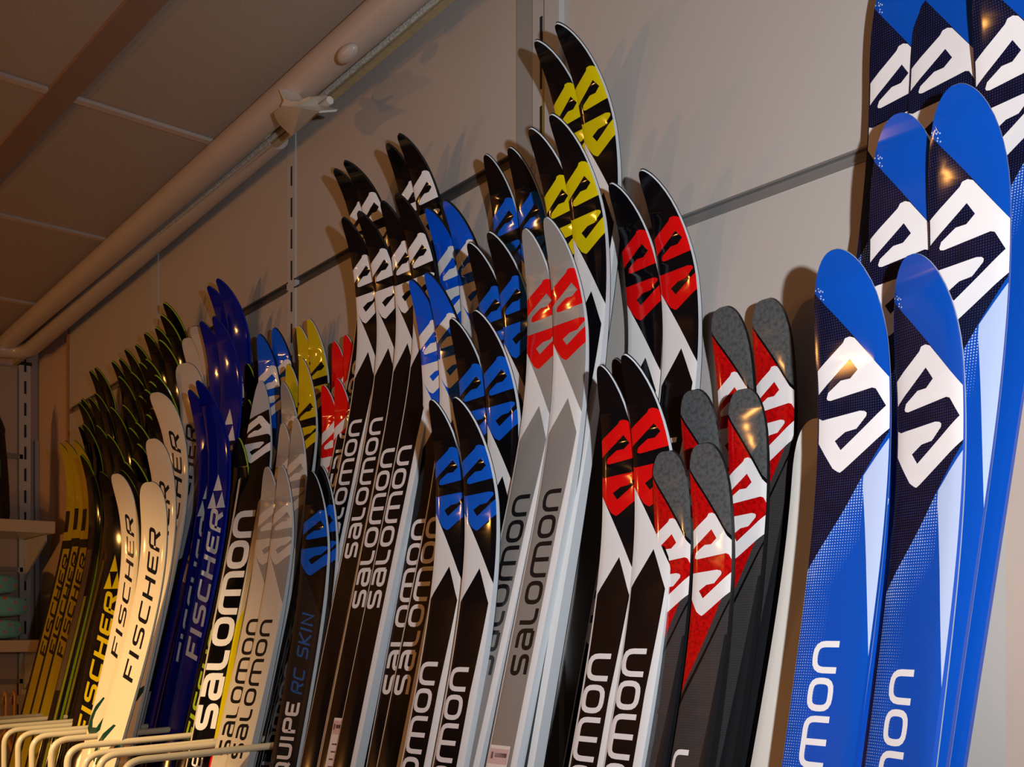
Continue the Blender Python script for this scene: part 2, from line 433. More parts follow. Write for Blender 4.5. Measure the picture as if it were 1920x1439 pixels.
def ribbon(pts, hw, closed):
    P = [Vector(p) for p in pts]; n = len(P); Lf, Rt = [], []
    for i, p in enumerate(P):
        a = P[i - 1] if (i or closed) else None; b = P[(i + 1) % n] if (i < n - 1 or closed) else None
        d1 = (p - a).normalized() if a is not None else None; d2 = (b - p).normalized() if b is not None else None
        if d1 is None: d1 = d2
        if d2 is None: d2 = d1
        t = (d1 + d2).normalized() if (d1 + d2).length > 1e-6 else d1
        nn = Vector((-t.y, t.x)); c = max(.55, nn.dot(Vector((-d1.y, d1.x))))
        Lf.append(p + nn * hw / c); Rt.append(p - nn * hw / c)
    if not closed: return (Lf + Rt[::-1], None)
    area = lambda Q: abs(sum(Q[i - 1].x * Q[i].y - Q[i].x * Q[i - 1].y for i in range(len(Q))))
    return (Lf, Rt) if area(Lf) > area(Rt) else (Rt, Lf)
def text_polys(txt, s_top, length, u_left, u_right, W, pen=.2, slant=0., gap=.14):
    """text reading up the ski: its end lies at s_top, letters stand from u_right (foot) to u_left (head)"""
    tot = sum(GLY[c][0] for c in txt) + gap * (len(txt) - 1); k = length / tot
    x0, x1 = (u_right - .5) * W, (u_left - .5) * W; out = []; x = 0
    for c in txt:
        for pts, closed in GLY[c][1]:
            rb = ribbon(pts, pen / 2, closed)
            f = lambda v: (x0 + (x1 - x0) * v.y, s_top + length - (x + v.x + slant * v.y) * k)
            out.append(([f(v) for v in rb[0]], [f(v) for v in rb[1]] if rb[1] else None))
        x += GLY[c][0] + gap
    return out

# ---- the big angular S emblem, measured on the nearest blue ski (u across, s from the tip)
EMB_OUT = [(.42, .0725), (.455, .0692), (.521, .0686), (.583, .0704), (1.033, .1085), (1.038, .1439), (.396, .1753), (.355, .1768), (.317, .1758), (.246, .1726), (.02, .1505), (.023, .0907)]
EMB_IN = [(.498, .0858), (.595, .0955), (.486, .1015), (.354, .1019), (.17, .1099), (.147, .1143), (.160, .1160), (.201, .1167), (.78, .1117), (.831, .113), (.957, .1276), (.556, .148), (.352, .1583), (.265, .1502), (.409, .144), (.566, .1425), (.70, .1334), (.705, .131), (.678, .1294), (.613, .1285), (.079, .1318), (.01, .1293), (-.10, .122), (-.10, .116), (.01, .1106), (.29, .0964)]
def emb(pts, u0, ku, s0, ks, sk=0.): return [(u0 + ku * u + sk * (.5 - (s - .0686) / .107), s0 + ks * (s - .0686)) for u, s in pts]
def R4(u0, u1, s0, s1): return [(u0, s0), (u1, s0), (u1, s1), (u0, s1)]

m = lambda n, rgb, **k: mat(n, srgb(*rgb), k.pop('rough', .10), coat=k.pop('coat', 0.), spec=k.pop('spec', .35), **k)
BLACK = m('gloss_black', (11, 9, 13)); WHITE = m('gloss_white', (226, 222, 220)); RED = m('print_red', (214, 12, 14))
YEL = m('print_yellow', (206, 186, 8)); BLUE = m('print_blue', (10, 86, 196)); GREY = m('print_grey', (142, 134, 128), rough=.3)
GREYW = m('emblem_white', (232, 224, 222)); SIDEW = m('sidewall_white', (206, 210, 214), rough=.3)
BASE = mat('ski_base_black', srgb(14, 14, 15), .45); DGREY = mat_pattern('dark_grey_print', srgb(84, 84, 84), srgb(66, 66, 66), 'mottle')
REDM = mat_pattern('mottled_red', srgb(196, 8, 10), srgb(150, 6, 10), 'mottle'); HATCH = mat_pattern('carbon_hatch', srgb(62, 58, 58), srgb(30, 28, 30), 'hatch')
NAVYG = mat_pattern('navy_grid', srgb(13, 13, 28), srgb(44, 56, 118), 'grid'); DOTS = mat_pattern('blue_halftone', srgb(8, 72, 172), srgb(190, 204, 230), 'dots')
BLUG = m('backcountry_blue', (8, 72, 168)); NAVY = m('navy_gloss', (14, 22, 130)); LIME = m('lime_edge', (178, 196, 30)); CREAM = m('cream_print', (232, 208, 176))
BEIGE = m('beige_print', (206, 190, 172)); GOLD = m('gold_yellow', (206, 176, 14)); ORBLUE = m('tip_blue', (8, 84, 214)); TIPRED = m('tip_red', (226, 14, 12))
CHARC = m('charcoal_gloss', (30, 30, 32)); SILV = m('silver_white', (180, 192, 222)); SKYB = m('mid_blue', (6, 92, 180)); TANW = m('off_white_sheet', (226, 220, 210)); GREEN = m('dark_green', (10, 58, 48))  # TANW: the white ski's own off-white sheet
GREYS = m('grey_sheet', (176, 176, 182)); LIMED = m('lime_edge_dull', (140, 156, 24)); BLUET = m('teal_blue_text', (34, 90, 160)); DCHAR = m('text_black', (26, 24, 26))

def design_race(tipc, emc, S_in, wedge, bord, panel, txtc, W, text=('saLomon', .30, .235, .09, .70), border_r=.80, outer_white=False):
    """tip colour, emblem, slanting wedge, white or light chevron, long body panel with the name in it"""
    u0, ku, s0, ks = (-.04, .0655 / W, .0555, .86)
    R = [(R4(-.2, 1.2, -.01, 1.), bord)]
    R.append(([(-.2, -.02), (1.3, -.02), (1.3, .232), (1.0, .2075), (.0, .127), (-.2, .112)], wedge))
    if tipc is not wedge or S_in is not wedge:
        R.append(([(-.2, -.02), (1.3, -.02), (1.3, .115), (.0, .062), (-.2, .05)], tipc))
    R.append((emb(EMB_OUT, u0, ku, s0, ks, .10), emc)); R.append((emb(EMB_IN, u0, ku, s0, ks, .10), S_in))
    R.append(([(.557, .190), (.93, .229), (border_r, .33), (border_r, 1.), (.07, 1.), (.07, .33), (.045, .227)], panel))
    T = [(text_polys(text[0], text[1], text[2], text[3], text[4], W), txtc)]
    return R, T
def tri(u, s, w, hgt): return [(u, s), (u + w / 2, s + hgt), (u - w / 2, s + hgt)]
DES = {}
def D(name, W, tip, side, regions, texts=(), base=None, th=(.005, .013)):
    DES[name] = dict(W=W, tip=tip, side=side, reg=regions, txt=list(texts), base=base or BASE, th=th if W > .06 or side is LIME or th != (.005, .013) else (.005, .019))
for nm, c in (('race_yellow', YEL), ('race_red', RED), ('race_blue', BLUE), ('race_white', GREYW)):
    r, t = design_race(BLACK, c, BLACK, BLACK, WHITE, BLACK, GREYW, .046, text=('saLomon', .30 if nm != 'race_white' else .29, .22 if nm != 'race_white' else .2, .08, .64) if nm != 'race_white' else ('saLomon', .29, .205, .18, .68))
    D(nm, .046, 'race', SIDEW if nm != 'race_white' else CHARC, r, t)
DES['race_white']['W'] = .044
r, t = design_race(ORBLUE, GREYW, ORBLUE, ORBLUE, WHITE, BLACK, GREYW, .046, text=('saLomon', .318, .235, .14, .70)); D('tip_blue', .046, 'race', CHARC, r, t)
r, t = design_race(TIPRED, GREYW, TIPRED, TIPRED, WHITE, BLACK, GREYW, .044, text=('saLomon', .43, .22, .09, .66)); D('tip_red', .046, 'race', SIDEW, r, t)
r, t = design_race(GOLD, GOLD, BLACK, BLACK, WHITE, BLACK, GREYW, .044); D('tip_yellow', .044, 'race', SIDEW, r, t)
r, t = design_race(GREY, RED, GREY, GREY, WHITE, GREY, DCHAR, .044, text=('saLomon', .29, .205, .22, .76), border_r=.82); D('grey_red', .045, 'race', SIDEW, r, t)
r, t = design_race(GREY, BEIGE, GREY, GREY, BEIGE, BEIGE, DCHAR, .044, text=('saLomon', .232, .21, .2, .72)); D('grey_beige', .044, 'race', SIDEW, r, t)
d_ = dict(DES['race_white']); d_['txt'] = [(text_polys('saLomon', .338, .225, .12, .66, .044), GREYW)]; DES['race_white_low'] = d_
d_ = dict(DES['race_red']); d_['txt'] = [(text_polys('saLomon', .287, .225, .07, .68, .046), GREYW)]; DES['race_red'] = d_
# black and blue ski with model lettering
r, t = design_race(BLACK, BLUE, BLACK, BLACK, CHARC, CHARC, GREYW, .044, text=('EQUIPE', .33, .13, .25, .75))
t.append((text_polys('RC SKIN', .205, .115, .3, .75, .044, pen=.16, slant=.25), BLUET)); D('black_blue', .044, 'race', SIDEW, r, t)
# dark grey, red and carbon
W5 = .042; u0, ku, s0, ks = -.14, 1.3, .0632, .875
r = [(R4(-.3, 1.3, -.02, 1.), HATCH), ([(.95, .175), (1.4, .17), (1.4, 1.), (.62, 1.), (.55, .6), (.62, .42), (.78, .29)], CHARC),
     ([(-.3, -.02), (1.4, -.02), (1.4, .098), (.9, .132), (-.35, .268)], REDM),
     ([(-.3, .262), (1.02, .140), (1.02, .144), (-.3, .272)], BLACK),
     (emb(EMB_OUT, u0, ku, s0, ks), GREYW), (emb(EMB_IN, u0, ku, s0, ks), REDM),
     ([(-.3, -.02), (1.4, -.02), (1.4, .105), (.9, .083), (.0, .019), (-.3, 0.)], DGREY),
     ([(-.2, .003), (.0, .017), (.9, .081), (1.4, .103), (1.4, .107), (.9, .085), (.0, .021), (-.2, .008)], BLACK)]
D('grey_tip_red', W5, 'blunt', CHARC, r, [(text_polys('saLomon', .282, .21, .06, .46, W5), GREYW)])
# wide blue backcountry
W6 = .064
r = [(R4(-.3, 1.3, -.02, 1.), BLUG), ([(-.2, .20), (.2, .17), (.70, .185), (.70, .60), (-.2, .60)], DOTS),
     ([(1.3, -.02), (1.3, .130), (1.03, .1447), (.678, .1811), (.444, .2089), (-.05, .262), (-.3, .29), (-.3, -.02)], NAVYG),
     ([(1.06, .1480), (.688, .1815), (.688, .19), (1.0, .330), (1.06, .335)], SILV),
     ([(-.3, -.02), (1.3, -.02), (1.3, .131), (1.021, .1076), (.092, .0267), (-.3, -.01)], BLUG),
     (emb(EMB_OUT, 0, 1, .0686, 1), GREYW), (emb(EMB_IN, 0, 1, .0686, 1), NAVYG)]
for k in range(26):           # the little light squares at the edge of the tip
    rr_ = random.random; uu = .05 + .016 * k * .45 + .10 * rr_(); ss = .013 + .0006 * k + .004 * rr_() + .03 * max(0, uu - .1) * 0
    ss = .0267 + (uu - .092) * .087 - .0015 - .012 * rr_() * (1 - uu)
    if uu < .24 and ss > .006: r.append((R4(uu, uu + .016, ss, ss + .0011), SILV))
D('wide_blue', W6, 'round', m('blue_sidewall', (16, 76, 176)), r, [(text_polys('saLomon', .316, .215, .25, .60, W6), GREYW)], base=mat('light_base', srgb(150, 156, 168), .4), th=(.004, .009))
D('wide_blue_plain', W6, 'round', MATS['blue_sidewall'], r, [], base=MATS['light_base'], th=(.004, .009))
D('wide_blue_seven', W6, 'round', MATS['blue_sidewall'], r, [(text_polys('7', .625, .03, .05, .75, W6, pen=.24), RED)], base=MATS['light_base'], th=(.004, .009))
# skate ski with the large name
Ws = .050; r = [(R4(-.3, 1.3, -.02, 1.), BEIGE), ([(.08, .16), (.5, .125), (.5, .10), (1.1, .07), (1.3, .06), (1.3, .17), (1.0, .19), (.82, .21), (.82, 1.), (.08, 1.)], BLACK),
     ([(-.3, -.02), (1.3, -.02), (1.3, .04), (.95, .048), (-.3, .075)], GREYS), ([(-.3, .074), (.95, .047), (1.3, .040), (1.3, .15), (-.3, .17)], BLACK),
     (emb(EMB_OUT, .0, 1.05, .060, .75), GREYW), (emb(EMB_IN, .0, 1.05, .060, .75), BLACK),
     ([(.82, .42), (1.2, .36), (1.2, .56), (.82, .62)], YEL), ([(.82, .62), (1.2, .56), (1.2, .68), (.82, .74)], RED), ([(.82, .74), (1.2, .68), (1.2, .9), (.82, .9)], BLUE)]
D('skate', Ws, 'slim', SIDEW, r, [(text_polys('saLomon', .225, .37, .10, .78, Ws, pen=.25), GREYW), (text_polys('PRO SKATE', .64, .20, .22, .6, Ws, pen=.15, slant=.2), GREYW)])
# lime-edged black skis
r = [(R4(-.3, 1.3, -.02, 1.), BLACK)]
D('lime_black', .044, 'race', LIME, r, [(text_polys('FISCHER', .30, .22, .2, .7, .044, slant=.25), LIMED)], th=(.0062, .011))
D('lime_plain', .037, 'race', LIME, [(R4(-.3, 1.3, -.02, 1.), BLACK), (R4(.1, .5, .20, .5), m('brown_print', (84, 66, 50))), (R4(.55, .75, .3, .9), m('olive_print', (120, 118, 24)))], [], th=(.0058, .010))
r = [(R4(-.3, 1.3, -.02, 1.), BLACK)] + [(tri(.50, .160, .34, .032), GOLD), (tri(.33, .193, .34, .032), GOLD), (tri(.67, .193, .34, .032), GOLD)]
D('lime_front', .050, 'race', LIME, r, [(text_polys('FISCHER', .239, .27, .28, .80, .050, slant=.25), GOLD)], th=(.004, .010))
r = [(R4(-.3, 1.3, -.02, 1.), CREAM)]; 
ring = [(.5 + .42 * math.cos(t * PI / 14), .455 - .030 * math.sin(t * PI / 14) * 1.0) for t in range(4, 25)]
ring2 = [(.5 + .24 * math.cos(t * PI / 14), .455 - .020 * math.sin(t * PI / 14)) for t in range(24, 3, -1)]
r += [([(.52, .391), (.62, .393), (.30, .417), (.24, .432), (.32, .444), (.55, .444), (.82, .425), (.98, .420), (1.0, .430), (.84, .446), (.55, .456), (.25, .457), (.02, .446), (.04, .425), (.2, .407)], GREEN)]
D('cream', .050, 'blunt', SIDEW, r, [(text_polys('FISCHER', .080, .245, .34, .78, .050, slant=.25, pen=.17), DCHAR)], th=(.004, .010))
D('grey_sheet', .050, 'blunt', SIDEW, [(R4(-.3, 1.3, -.02, .13), BEIGE), (R4(-.3, 1.3, .11, 1.), GREYS), ([(-.3, .42), (1.3, .36), (1.3, .62), (-.3, .66)], CHARC), ([(.1, .5), (.7, .42), (.8, .44), (.2, .53)], GREYS)], [(text_polys('FISCHER', .12, .22, .22, .68, .050, slant=.25, pen=.17), DCHAR)], th=(.004, .010))
r = [(R4(-.3, 1.3, -.02, 1.), NAVY)] + [(tri(.52, .167, .40, .029), GREYW), (tri(.32, .198, .40, .029), GREYW), (tri(.72, .198, .40, .029), GREYW)]
D('navy', .047, 'race', m('navy_side', (30, 60, 190)), r, [(text_polys('FISCHER', .236, .265, .30, .86, .047, slant=.25), GREYW)], th=(.004, .010))
D('gold_face', .044, 'race', LIME, [(R4(-.3, 1.3, -.02, 1.), m('dull_gold', (176, 154, 14))), (R4(-.3, .35, .16, .21), BLACK), (R4(-.3, 1.3, .23, .25), BLACK), (R4(-.3, .22, .25, .9), BLACK)], [(text_polys('FISCHER', .27, .24, .35, .85, .044, slant=.25), BLACK)], th=(.004, .010))
D('plain_white', .050, 'blunt', SIDEW, [(R4(-.3, 1.3, -.02, 1.), TANW)], [(text_polys('saLomon', .40, .22, .5, .95, .05), DCHAR)])

def pip(p, poly):
    x, y = p; c = False; j = len(poly) - 1
    for i in range(len(poly)):
        a, b = poly[i], poly[j]
        if (a[1] > y) != (b[1] > y) and x < (b[0] - a[0]) * (y - a[1]) / (b[1] - a[1]) + a[0]: c = not c
        j = i
    return c
SHEET = {}
SEND = .9
def sheet(name):
    if name in SHEET: return SHEET[name]
    d = DES[name]; Wd = d['W']; vs, es = [], []
    def ring(pts):
        k = len(vs); vs.extend(Vector(p) for p in pts); n = len(pts)
        es.extend((k + i, k + (i + 1) % n) for i in range(n)); return list(range(k, k + n))
    ss = [0.0003] + [.0012, .003, .006, .010, .015] + [.02 + .01 * k for k in range(30)] + [.33, .36, .39, .43, .47, .55, .65, .75, .9]
    for k in range(len(ss) - 1):
        pass
    right = [(half_w(s, Wd, d['tip']), s) for s in ss]; left = [(-x, s) for x, s in right]
    out = right + left[::-1]
    face = [ring(out)]
    def seg(a, b): k = len(vs); vs.extend((Vector(a), Vector(b))); es.append((k, k + 1))
    for s in ss[3:-1]: seg((-Wd * .6, s), (Wd * .6, s))
    for f in (-.44, -.34, .34, .44): seg((Wd * f, .03), (Wd * f, .95))
    regs = []
    for poly, mt in d['reg']:
        P = [((u - .5) * Wd, s) for u, s in poly]; ring(P); regs.append((P, None, mt))
    tx = []
    for polys, mt in d['txt']:
        for o_, i_ in polys:
            ring(o_)
            if i_: ring(i_)
            tx.append((o_, i_, mt, min(p[1] for p in o_), max(p[1] for p in o_)))
    V, E_, F, *_ = delaunay_2d_cdt(vs, es, face, 1, 1e-6)
    mats = []; idx = []; faces = []
    for f in F:
        if len(f) < 3: continue
        cx = sum(V[i].x for i in f) / len(f); cy = sum(V[i].y for i in f) / len(f); mt = None
        if not pip((cx, cy), out): continue
        for P, _, mm in regs:
            if pip((cx, cy), P): mt = mm
        for o_, i_, mm, lo, hi in tx:
            if lo <= cy <= hi and pip((cx, cy), o_) and not (i_ and pip((cx, cy), i_)): mt = mm
        if mt is None: mt = regs[0][2]
        if mt not in mats: mats.append(mt)
        faces.append(tuple(f)); idx.append(mats.index(mt))
    used = sorted({i for f in faces for i in f}); new = {o: i for i, o in enumerate(used)}
    SHEET[name] = ([tuple(V[i]) for i in used], [tuple(new[i] for i in f) for f in faces], idx, mats, ss); return SHEET[name]

def build_ski(des, sk, label, group, cat='ski'):
    d = DES[des]; V, F, idx, mats, ss = sheet(des); Wd = d['W']
    # length so that the tail stands on the floor
    a = sk.P[-1]; L = .9 + (sk.T.z + a[1] - .004) / math.cos(a[2])
    foot = sk.T + sk.w(0, L); org = Vector((foot.x, foot.y, 0.))
    root = empty('cross_country_ski', org, label, cat, group)
    off = sk.T - org
    def S_(s): return s if s <= .75 else .75 + (s - .75) * (L - .75) / .15
    t0, t1 = d['th']
    def thick(s): return t0 + (t1 - t0) * min(1., s / .5)
    def crown(x, s):
        hw = max(half_w(s, Wd, d['tip']), .001); k = abs(x) / hw
        return -.0016 * max(0., (k - .70) / .30) ** 1.5
    me = bpy.data.meshes.new('top_sheet')
    me.from_pydata([off + sk.w(x, S_(s), crown(x, s)) for x, s in V], [], F)
    for mt in mats: me.materials.append(mt)
    uv = me.uv_layers.new(name='uv')
    for p in me.polygons:
        p.material_index = idx[p.index]
        for li in p.loop_indices:
            x, s = V[me.loops[li].vertex_index]; uv.data[li].uv = (x + Wd / 2, S_(s))
    bm = bmesh.new(); bm.from_mesh(me); bm.faces.ensure_lookup_table()
    f0 = max(bm.faces, key=lambda f: f.calc_area())
    out = off + sk.w(0, .5, 1.) - (off + sk.w(0, .5, 0.))
    for f in bm.faces:
        if f.normal.dot(out) < 0: f.normal_flip()
    bm.to_mesh(me); bm.free(); me.shade_smooth()
    link('top_sheet', me, root)
    # core (side walls) and base layer
    def shell(name, d0, d1, mt, sc=1.):
        bm = bmesh.new(); prev = None; two = mt is CHARC and d['tip'] == 'race'
        for s in ss:
            hw = half_w(s, Wd, d['tip']); q = S_(s); th = thick(s)
            a0 = -.0017 if d0 == 0 else -th + d0; a1 = -th + d1
            r = [bm.verts.new(off + sk.w(x * hw * sc, q, dd)) for x, dd in ((-1, a0), (-1, a1), (1, a1), (1, a0))]
            if prev:
                for k in range(4):
                    f = bm.faces.new((prev[k], prev[(k + 1) % 4], r[(k + 1) % 4], r[k]))
                    if two and s > .21: f.material_index = 1
            else: bm.faces.new(r)
            prev = r
        bm.faces.new(prev[::-1])
        return obj(name, bm, [mt, SIDEW] if two else mt, root, ang=35)
    shell('core', 0, .0016, d['side'])
    shell('base', .0016, 0, d['base'], .985)
    return root

# ---------------------------------------------------------------- the skis on the wall
# design, tip in the photograph, distance of the back contact, options, label, group
A_ = 'cross-country ski'
SK = []
def add(des, tip, n, label, group, **k): SK.append((des, tip, n, label, group, k))
g = 'black skis with yellow emblems'
add('race_yellow', (1003, 80), 0, 'left ski of the tallest pair with yellow emblem and black tip', g, edge=(1113, 350), W=.044)
add('race_yellow', (1042, 48), 0, 'highest ski of the yellow-emblem black skis, in front of the grey post', g, edge=(1157, 345), W=.044)
add('race_yellow', (992, 244), 1, 'lower left ski with yellow emblem, its tip over the wall channel', g, edge=(1090, 467), W=.044, ref=(1020, 62))
add('race_yellow', (1031, 218), 1, 'lower right ski with yellow emblem and white edge', g, edge=(1135, 480), W=.044, ref=(1020, 62))
g = 'black and white skis with red emblems'
add('race_red', (1143, 347), 0, 'left ski of the upper red-emblem pair with black tip and white chevron', g, edge=(1240, 620))
add('race_red', (1200, 323), 0, 'right ski of the upper red-emblem pair, against the bare wall', g, edge=(1308, 600))
add('race_red', (1150, 675), 1, 'black-tipped red-emblem ski mostly hidden between the lower red-emblem pair', g, edge=(1225, 900), ref=(1170, 335))
add('race_red', (1122, 688), 2, 'left ski of the lower red-emblem pair with black body and white name', g, edge=(1197, 935), ref=(1170, 335))
add('race_red', (1167, 668), 2, 'right ski of the lower red-emblem pair beside the dark grey tipped skis', g, edge=(1260, 905), ref=(1170, 335))
g = 'grey skis with red emblems'
add('grey_red', (981, 431), 2, 'left grey ski with red emblem and white chevron', g, edge=(1053, 640), body=(1012, 911), ref=(1000, 230))
add('grey_red', (1021, 410), 2, 'right grey ski with red emblem and a price sticker low down', g, edge=(1101, 650), body=(1069, 911), ref=(1000, 230))
g = 'black skis with blue emblems'
add('race_blue', (908, 292), 0, 'left ski of the topmost blue-emblem pair, black tip over the channel', g, edge=(980, 480))
add('race_blue', (953, 279), 0, 'right ski of the topmost blue-emblem pair beside the grey skis', g, edge=(1030, 470))
add('race_blue', (877, 458), 1, 'left ski of the second-highest blue-emblem pair', g, edge=(959, 683), ref=(930, 285))
add('race_blue', (914, 438), 1, 'right ski of the second-highest blue-emblem pair', g, edge=(1001, 683), ref=(930, 285))
add('race_blue', (844, 600), 2, 'left ski of the second-lowest blue-emblem pair', g, edge=(920, 836), ref=(930, 285))
add('race_blue', (888, 585), 2, 'right ski of the second-lowest blue-emblem pair', g, edge=(970, 836), ref=(930, 285))
add('race_blue', (806, 752), 3, 'left ski of the lowest and nearest blue-emblem pair', g, edge=(873, 955), ref=(930, 285))
add('race_blue', (850, 748), 3, 'right ski of the lowest and nearest blue-emblem pair', g, edge=(929, 955), ref=(930, 285))
g = 'blue-tipped skis with white emblems'
add('tip_blue', (798, 393), 0, 'left ski of the upper blue-tipped pair with white emblem', g, edge=(877, 580))
add('tip_blue', (832, 379), 0, 'right ski of the upper blue-tipped pair with white emblem', g, edge=(912, 570))
add('tip_blue', (768, 527), 1, 'left ski of the lower blue-tipped pair, full name on its black body', g, edge=(837, 725), body=(812, 1000), ref=(815, 386))
add('tip_blue', (797, 514), 1, 'right ski of the lower blue-tipped pair, half hidden by black skis', g, edge=(873, 720), ref=(815, 386))
g = 'black-tipped skis with white emblems'
add('race_white', (626, 321), 0, 'leftmost ski of the high black-tipped skis with white emblems', g, edge=(708, 480))
add('race_white', (645, 306), 0, 'second-from-left high black-tipped ski with white emblem', g, edge=(738, 470))
add('race_white', (724, 273), 0, 'left ski of the highest white-emblem pair', g, edge=(800, 420))
add('race_white', (746, 255), 0, 'right ski of the highest white-emblem pair', g, edge=(829, 415))
add('race_white', (641, 411), 1, 'front left black ski with white emblem, tip crossing the channel', g, edge=(711, 570), body=(649, 1000), ref=(636, 313))
add('race_white', (670, 400), 1, 'front black ski with white emblem, second from the left', g, edge=(747, 560), body=(690, 1000), ref=(636, 313))
add('race_white_low', (714, 380), 1, 'front black ski with white emblem, third from the left', g, edge=(784, 535), body=(725, 1000), ref=(735, 264))
add('race_white_low', (741, 366), 1, 'front black ski with white emblem, touching the blue tips', g, edge=(818, 520), body=(755, 1000), ref=(735, 264))
g = 'yellow-tipped skis'
add('tip_yellow', (557, 612), 0, 'left ski of the upper yellow-tipped pair', g, edge=(594, 740))
add('tip_yellow', (577, 599), 0, 'right ski of the upper yellow-tipped pair against the brown wall', g, edge=(614, 720))
add('tip_yellow', (538, 683), 1, 'left ski of the lower yellow-tipped pair', g, edge=(567, 790), ref=(567, 605))
add('tip_yellow', (563, 673), 1, 'right ski of the lower yellow-tipped pair', g, edge=(592, 775), ref=(567, 605))
g = 'red-tipped skis'
add('tip_red', (625, 641), 0, 'left ski of the upper red-tipped pair', g, edge=(657, 740))
add('tip_red', (646, 629), 0, 'right ski of the upper red-tipped pair, mostly behind a white ski', g, edge=(680, 730))
add('tip_red', (604, 723), 1, 'left ski of the lower red-tipped pair', g, edge=(641, 830), ref=(636, 635))
add('tip_red', (630, 711), 1, 'right ski of the lower red-tipped pair', g, edge=(664, 820), ref=(636, 635))
g = 'small grey skis with pale emblems'
add('grey_beige', (528, 718), 1, 'grey pale-emblem ski showing only its tip behind the yellow tips', g, edge=(560, 800), ref=(567, 605))
add('grey_beige', (528, 794), 2, 'left ski of the upper grey pair with pale emblems', g, edge=(550, 870), ref=(567, 605))
add('grey_beige', (552, 784), 2, 'right ski of the upper grey pair with pale emblems', g, edge=(574, 865), ref=(567, 605))
add('grey_beige', (498, 876), 3, 'left ski of the lower grey pair, its dark name reading upward', g, edge=(525, 985), W=.050, ref=(567, 605))
add('grey_beige', (525, 872), 3, 'right ski of the lower grey pair with dark name', g, edge=(548, 985), ref=(567, 605))
g = 'small black and blue skis'
add('black_blue', (581, 884), 3, 'left glossy black ski with small blue emblem and thin lettering', g, edge=(609, 985), body=(582, 1311), W=.052, ref=(600, 640))
add('black_blue', (599, 874), 2.7, 'right glossy black ski with small blue emblem', g, edge=(625, 965), body=(611, 1311), ref=(600, 640))
g = 'wide blue-tipped skis with large white emblems'
add('tip_blue', (484, 628), 0.5, 'broad bright blue tip with white emblem, left one beside the yellow tips', g, edge=(525, 760), W=.056)
add('tip_blue', (512, 616), 0, 'broad bright blue tip half hidden behind the left blue tip', g, edge=(552, 735), W=.056)
add('skate', (487, 713), 2, 'pale-tipped skate ski with large white name on a black panel', 'skate skis', edge=(507, 800), body=(453, 1290), W=.064, beta=25, ref=(498, 622))
g = 'red and dark grey skis'
add('grey_tip_red', (1352, 578), 0, 'left ski of the rearmost pair with dark grey tips', g, edge=(1412, 745), gap=0.03)
add('grey_tip_red', (1432, 562), 0, 'right ski of the rearmost pair with dark grey tips', g, edge=(1487, 720), gap=0.03)
add('grey_tip_red', (1296, 733), 1, 'left ski of the middle pair with dark grey tips, mostly hidden', g, edge=(1350, 900), ref=(1392, 570), gap=0.03)
add('grey_tip_red', (1390, 730), 1, 'right ski of the middle pair with dark grey tips and mottled red', g, edge=(1436, 905), ref=(1392, 570), gap=0.03)
add('grey_tip_red', (1246, 847), 2, 'left ski of the front pair with dark grey tip and white emblem on red', g, edge=(1293, 1010), ref=(1392, 570), gap=0.03)
add('grey_tip_red', (1315, 833), 2, 'right ski of the front pair with dark grey tip and white emblem on red', g, edge=(1370, 1010), ref=(1392, 570), gap=0.03)
g = 'wide blue skis with white emblems'
add('wide_blue', (1680, -75), 0, 'blue ski at the back whose tip is cut off by the picture top, left one', g, edge=(1755, 200))
add('wide_blue', (1770, -105), 0, 'second blue ski at the back with its tip above the picture', g, edge=(1836, 180), body=(1826, 330))
add('wide_blue_seven', (1868, -150), 0, 'blue ski at the right border showing a large white emblem at the top', g, edge=(1988, 110), body=(1919, 720))
add('wide_blue', (1680, 213), 1, 'blue ski with white emblem in the middle row, left of the taller one', g, edge=(1765, 480), ref=(1725, -90), gap=0.02)
add('wide_blue_plain', (1788, 160), 1, 'tall blue ski with white emblem in the middle row, nearest the right border', g, edge=(1898, 430), body=(1851, 900), ref=(1725, -90), gap=0.02)
add('wide_blue', (1560, 470), 2, 'front left blue ski with white emblem and name', g, edge=(1666, 800), ref=(1725, -90), gap=0.02)
add('wide_blue', (1703, 478), 2, 'front right blue ski with white emblem and name', g, edge=(1803, 760), beta=-12, ref=(1725, -90), gap=0.02)
add('plain_white', (1533, 783), 1, 'white ski standing in the shade behind the front left blue ski', 'white skis', edge=(1570, 950), beta=6)
g = 'dark blue skis'
add('navy', (389, 539), 0, 'left ski of the tallest dark blue pair', g, edge=(452, 670), W=.052)
add('navy', (406, 525), 0, 'right ski of the tallest dark blue pair', g, edge=(468, 665), W=.052)
add('navy', (375, 605), 1, 'left ski of the middle dark blue pair', g, edge=(431, 740), W=.052, ref=(398, 532))
add('navy', (399, 595), 1, 'right ski of the middle dark blue pair', g, edge=(451, 735), W=.052, ref=(398, 532))
add('navy', (353, 733), 2, 'left ski of the lowest dark blue pair', g, edge=(402, 860), body=(353, 1262), W=.050, ref=(398, 532))
add('navy', (368, 716), 2, 'right ski of the lowest dark blue pair with pale triangles', g, edge=(424, 850), body=(371, 1258), W=.052, ref=(398, 532))
g = 'pale flat-tipped skis'
add('grey_sheet', (349, 635), 0.5, 'greyish pale ski just left of the dark blue skis', g, edge=(393, 735), ref=(398, 532))
add('grey_sheet', (363, 614), 0.2, 'tall pale ski directly behind the middle dark blue pair', g, edge=(420, 740), ref=(398, 532))
add('grey_sheet', (343, 682), 1.5, 'broad pinkish pale ski left of the lowest dark blue pair', g, edge=(385, 810), W=.066, ref=(398, 532))
add('cream', (289, 738), 4, 'rear cream ski among the lime-edged skis', g, edge=(350, 880), ref=(306, 570))
add('cream', (283, 824), 5, 'middle cream ski with dark lettering', g, edge=(327, 930), ref=(306, 570))
